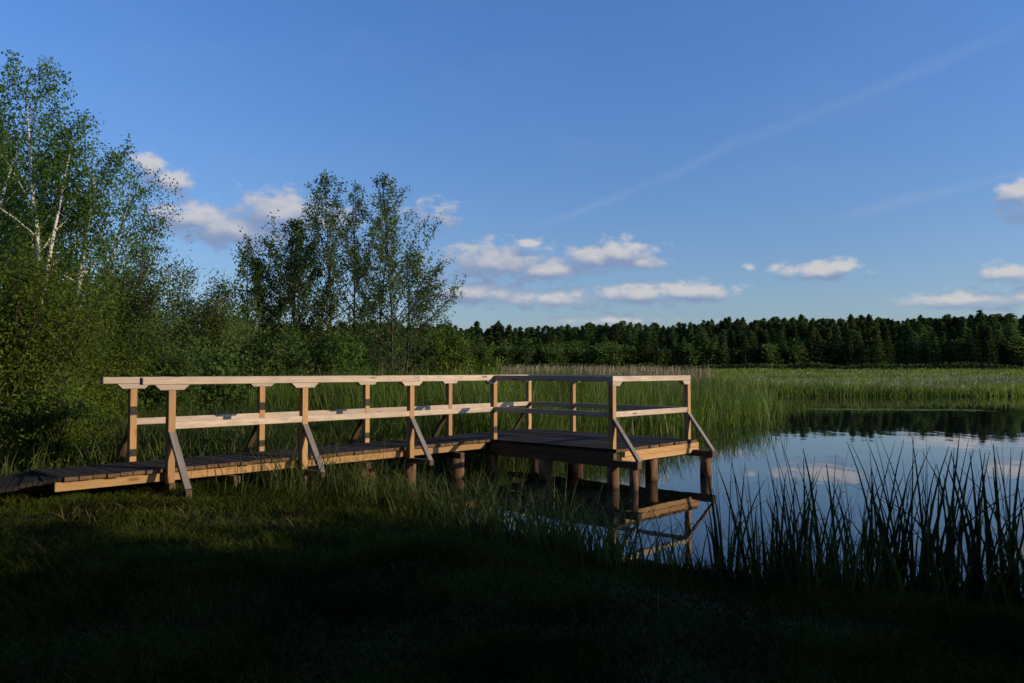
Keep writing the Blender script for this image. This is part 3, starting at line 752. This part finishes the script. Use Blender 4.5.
# piles: round debarked logs
def pile(u, v, top, r=.078, bottom=-.85):
    a = np.arange(12) * 2 * np.pi / 12; rows = []
    x0, y0, _ = P3(u, v, 0); ox, oy = rw.normal(0, .012, 2)
    for k in range(6):
        t_ = k / 5; rr = r * (1.06 - .1 * t_) * (1 + rw.normal(0, .015, 12))
        rows.append(np.stack([x0 + ox * t_ + np.cos(a) * rr, y0 + oy * t_ + np.sin(a) * rr, np.full(12, bottom + (top - bottom) * t_)], -1))
    rows.append(np.stack([x0 + ox + np.cos(a) * .01, y0 + oy + np.sin(a) * .01, np.full(12, top + .002)], -1))
    V = np.concatenate(rows); i = np.arange(6)[:, None] * 12; j = np.arange(12)[None]; j2 = (j + 1) % 12
    Q = np.stack([i + j, i + j2, i + 12 + j2, i + 12 + j], -1).reshape(-1, 4)
    return mesh_obj('pile', V, Q, M['pile'], jetty, smooth=True, local=tuple(JL))
for u, v, top, r in [(5.12, -9.74, .42, .06), (7.2, -9.74, .42, .075), (8.07, -9.72, .415, .085), (9.1, -9.72, .42, .10), (9.94, -9.72, .41, .085),
                  (5.12, -10.7, .42, .07), (6.15, -10.75, .42, .07), (8.07, -10.75, .415, .08), (9.94, -10.75, .41, .09), (12.22, -10.75, .41, .085),
                  (12.22, -9.65, .41, .085), (9.94, -8.5, .41, .10), (12.22, -8.35, .41, .085), (9.94, -7.17, .41, .08), (11.08, -7.24, .45, .085),
                  (12.18, -6.88, .41, .085), (9.94, -6.78, .41, .055), (11.08, -8.9, .52, .085), (6.15, -9.75, .42, .07)]:
    pile(u, v, top, r * 1.2)
# railing posts with corbels and braces
def post(u, v, z0, corbel='u', ends=(1, 1), brace=None, mat='post', label=None):
    p = one('post', mat, P3(u, v, z0), P3(u, v, 1.632), .088, .088, u3, label=label)
    d = u3 if corbel == 'u' else v3; sd = v3 if corbel == 'u' else u3
    c_ = np.array(P3(u, v, 0)); b_ = Boards()
    a0, a1 = (-.215 if ends[0] else -.042), (.215 if ends[1] else .042)
    l0, l1 = (-.145 if ends[0] else -.042), (.145 if ends[1] else .042)
    co = []
    for s_, lo, hi in ((0, l0, a0), (1, l1, a1)):
        for i, j in ((-1, 0), (1, 0), (1, 1), (-1, 1)):
            co.append(c_ + d * (hi if j else lo) + sd * (i * .043) + np.array([0, 0, 1.634 + .066 * j]))
    b_.hexa(co, c_, d, sd, np.array([0, 0, 1.]))
    o = b_.build('corbel', M['rail'], p, .004); o.matrix_parent_inverse = Matrix()
    if brace:
        b_ = Boards(); b_.bar(P3(u, v + brace * .035, 1.12), P3(u, v + brace * .49, .475 if v == -9.70 else .515), .085, .045, u3)
        o = b_.build('brace', M['brace' if brace > 0 else 'beam'], p, .004)  # far braces take the darker timber to paint their unlit faces
    return p
for u in POSTU[:3]: post(u, -9.70, .50, brace=1)
post(9.94, -9.70, .50, ends=(1, 0))
for u in POSTU: post(u, -10.85, .50, brace=-1)
post(12.13, -10.85, .50, ends=(1, 0), brace=-1)
post(12.13, -9.70, .69, 'v')
post(9.94, -7.18, .36, 'u', ends=(0, 1), brace=1)
post(12.13, -7.18, .69, 'u', ends=(1, 0), brace=1)
# top rails and lower rails (butted at the corners)
ZT, HT = 1.745, .086
def rail(name, p0, p1, w, h): one(name, 'rail', p0, p1, w, h, bevel=.006)
rail('top_rail', P3(3.93, -9.70, ZT), P3(8.20, -9.70, ZT), .095, HT); rail('top_rail', P3(8.204, -9.70, ZT - .002), P3(9.985, -9.70, ZT - .002), .094, HT)
rail('top_rail', P3(3.90, -10.85, ZT), P3(8.20, -10.85, ZT), .095, HT); rail('top_rail', P3(8.204, -10.85, ZT - .002), P3(12.175, -10.85, ZT - .002), .094, HT)
rail('top_rail', P3(9.94, -9.65, ZT), P3(9.94, -7.232, ZT), .095, HT)
rail('top_rail', P3(9.895, -7.18, ZT), P3(12.177, -7.18, ZT), .095, HT)
rail('top_rail', P3(12.13, -10.80, ZT - .003), P3(12.13, -7.232, ZT - .003), .095, HT)
ZL, HL = 1.20, .085
rail('lower_rail', P3(4.25, -9.685, ZL), P3(9.90, -9.685, ZL), .045, HL)
rail('lower_rail', P3(4.25, -10.835, ZL), P3(12.09, -10.835, ZL), .045, HL)
rail('lower_rail', P3(9.925, -9.655, ZL), P3(9.925, -7.225, ZL), .045, HL)
rail('lower_rail', P3(9.985, -7.165, ZL), P3(12.085, -7.165, ZL), .045, HL)
rail('lower_rail', P3(12.145, -10.80, ZL), P3(12.145, -7.225, ZL), .045, HL)

# ------------------------------------------------------------------ the older curved boardwalk that leads to the jetty
bw = empty('boardwalk', (-5.9, 9.2, .3)); JL = bw.location.copy()
tag(bw, 'low curved boardwalk of old grey planks leading up to the jetty', 'boardwalk')
near = [P3(3.10, -9.73, .682), (-5.27, 8.80, .645), (-5.58, 8.58, .585), (-6.05, 8.38, .52), (-6.8, 8.22, .46), (-8.0, 8.15, .42)]
far_ = [P3(3.07, -10.77, .682), (-5.92, 10.02, .645), (-6.32, 9.93, .585), (-6.8, 9.75, .52), (-7.5, 9.5, .46), (-8.5, 9.35, .42)]
def along(pl, t):
    i = min(int(t), len(pl) - 2); f_ = t - i; return np.array(pl[i]) * (1 - f_) + np.array(pl[i + 1]) * f_
b_ = Boards(); N = 30
for k in range(N):
    t0, t1 = 5 * k / N, 5 * (k + .93) / N
    a, b2, c, d = along(near, t0), along(near, t1), along(far_, t1), along(far_, t0)
    h = np.array([0, 0, .045]); dz = np.array([0, 0, rw.normal(0, .004)])
    c8 = [a - h + dz, b2 - h + dz, c - h + dz, d - h + dz, a + dz, b2 + dz, c + dz, d + dz]
    ax = unit(d - a); sd = unit(b2 - a)
    b_.hexa(c8, a, ax, sd, np.array([0, 0, 1.]))
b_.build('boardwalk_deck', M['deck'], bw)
for pl in (near, far_):
    b_ = Boards()
    q = [np.array(a) * .72 + np.array(b2) * .28 for a, b2 in zip(pl, (far_ if pl is near else near))]
    for i in range(4):
        b_.bar(q[i] - np.array([0, 0, .10]), q[i + 1] - np.array([0, 0, .10]), .06, .10)
    b_.build('bearer', M['beam'], bw, 0)

# ------------------------------------------------------------------ cattail clumps and tufts
def clump_plant(name, x, y, n, h, r, label, seed, mat='cattail', group='cattail clumps along the near shore', w=.027, lean=.20, bend=.14, cat='cattails'):
    g_ = np.random.RandomState(seed); z = max(gz(x, y), WZ - .12)
    rr = r * np.sqrt(g_.rand(n)); a = g_.rand(n) * 6.28
    px, py = rr * np.cos(a), rr * np.sin(a)
    hh = h * g_.uniform(.38, 1.1, n)
    dirs = a + g_.normal(0, .8, n)
    bend = np.where(g_.rand(n) < .12, bend * 5, bend)
    V, Q = blades(px, py, np.zeros(n), hh, w * g_.uniform(.6, 1.3, n), g_, lean, bend, 5, .16, dirs=dirs)
    o = mesh_obj(name, V, Q, M[mat]); o.location = (x, y, z)
    tag(o, label, cat, group)
    return o
C = [(722, 7.2, 16, 1.05, .14, 'slim cattail clump nearest to the platform corner'),
     (768, 6.7, 46, .95, .30, 'bushy low cattail clump second from the platform'),
     (805, 6.6, 30, 1.15, .28, 'cattail clump with tall upright leaves right of the bushy low one'),
     (842, 6.9, 22, 1.05, .28, 'thin open cattail clump in the middle of the shore row'),
     (872, 6.4, 34, 1.15, .28, 'dense cattail clump left of the tallest leaves'),
     (912, 6.3, 44, 1.22, .32, 'tallest and thickest cattail clump of the shore row'),
     (950, 6.6, 26, 1.10, .26, 'cattail clump just right of the thickest one'),
     (985, 6.2, 34, 1.10, .26, 'cattail clump second from the right end of the row'),
     (1022, 6.0, 40, 1.20, .30, 'rightmost cattail clump cut by the edge of the picture')]
for k, (px, d, n, h, r, lab) in enumerate(C):
    clump_plant('cattail_clump', at(px, d), d, int(n * 1.2), h, r * .72, lab, 200 + k)
Tf = [(490, 9.2, 26, .62, .16, 'dark sedge tuft in front of the platform corner post', 'tall_grass'),
      (578, 7.9, 34, .72, .15, 'tall sedge tuft rising before the platform front edge', 'tall_grass'),
      (446, 9.9, 66, .62, .24, 'thick dark sedge tuft at the water edge below the last walkway bay', 'tall_grass'),
      (470, 9.5, 50, .70, .20, 'upright sedge tuft left of the dark platform corner pile', 'tall_grass'),
      (512, 8.8, 66, .62, .26, 'broad sedge tuft hanging over the dark water under the platform', 'cattail'),
      (562, 8.1, 66, .64, .22, 'thick sedge tuft just left of the tall one before the platform', 'cattail'),
      (600, 7.8, 46, .44, .20, 'low sedge tuft right of the tall one before the platform', 'cattail'),
      (400, 10.6, 54, .46, .26, 'sedge tuft between the third brace and the bank', 'tall_grass'),
      (545, 8.2, 70, .52, .34, 'wide low sedge tuft at the water edge below the platform', 'cattail'),
      (618, 7.6, 30, .60, .22, 'sedge tuft in front of the lit platform pile', 'cattail'),
      (664, 7.5, 12, .66, .22, 'sparse sedge tuft standing before the reflected railing', 'cattail'),
      (285, 10.0, 22, .52, .16, 'bright sedge tuft touching the walkway edge between two braces', 'tall_grass'),
      (310, 10.0, 26, .42, .20, 'bright low sedge tuft below the second brace', 'tall_grass'),
      (428, 10.7, 20, .42, .16, 'sedge tuft under the foot of the third brace', 'tall_grass'),
      (372, 10.2, 44, .36, .34, 'wide sedge tuft on the bank below the walkway middle', 'tall_grass'),
      (334, 13.2, 40, .75, .16, 'bright fan shaped tuft growing just behind the walkway', 'tall_grass')]
for k, (px, d, n, h, r, lab, mt) in enumerate(Tf):
    clump_plant('sedge_tuft', at(px, d), d, n, h, r, lab, 300 + k, mt, 'sedge tufts around the walkway', .014, .35, .5, 'sedge')
# dead pale stalks behind the railing
for k, (px, d, h, lab) in enumerate([(204, 12.2, 1.35, 'straight pale dead stalk behind the first railing bay'), (236, 12.6, 1.1, 'shorter pale dead stalk left of the second far post'), (224, 11.6, .45, 'short pale stub of a dead stalk behind the deck')]):
    g_ = np.random.RandomState(400 + k); x, y = at(px, d), d
    V, Q = blades(np.zeros(1), np.zeros(1), np.zeros(1), np.array([h]), np.array([.012]), g_, .05, .04, 4, .5, face=np.zeros(1))
    o = mesh_obj('dead_stalk', V, Q, M['dry_reed']); o.location = (x, y, gz(x, y)); tag(o, lab, 'stalk', 'dead stalks behind the railing')

# floating leaves far out on the lake
n = 900
g_ = np.random.RandomState(77); t_ = g_.rand(n); which = g_.rand(n) < .65
x = np.where(which, 13.5 + 7.5 * t_, 24 + 5 * t_) + g_.normal(0, .2, n); y = np.where(which, 36.5 + g_.normal(0, .45, n) - 1.0 * t_, 37.2 + g_.normal(0, .35, n))
a = g_.rand(n) * 6.28; r_ = .05 + .08 * g_.rand(n)
V = np.stack([np.stack([x + np.cos(a + q) * r_, y + np.sin(a + q) * r_, np.full(n, WZ + .004) + .004 * g_.rand(n)], -1) for q in (0, 1.57, 3.14, 4.71)], 1).reshape(-1, 3)
n2 = 420
sy = 1 / (1 / 46. + (1 / 7. - 1 / 46.) * g_.rand(n2)); sx = g_.uniform(-.15, .75, n2) * sy; ok = poly_sd(sx, sy) > .15; sx, sy = sx[ok], sy[ok]
r2 = (.008 + .03 * g_.rand(len(sx)) ** 3) * (1 + sy / 30); a2 = g_.rand(len(sx)) * 6.28
V2 = np.stack([np.stack([sx + np.cos(a2 + q) * r2, sy + np.sin(a2 + q) * r2 * .7, np.full(len(sx), WZ + .005)], -1) for q in (0, 1.57, 3.14, 4.71)], 1).reshape(-1, 3)
V = np.concatenate([V, V2]); n += len(sx)
tag(mesh_obj('floating_leaves', V, np.arange(n * 4).reshape(-1, 4), M['marsh']), 'thin rafts of floating leaves on the open water', 'water plants', kind='stuff')
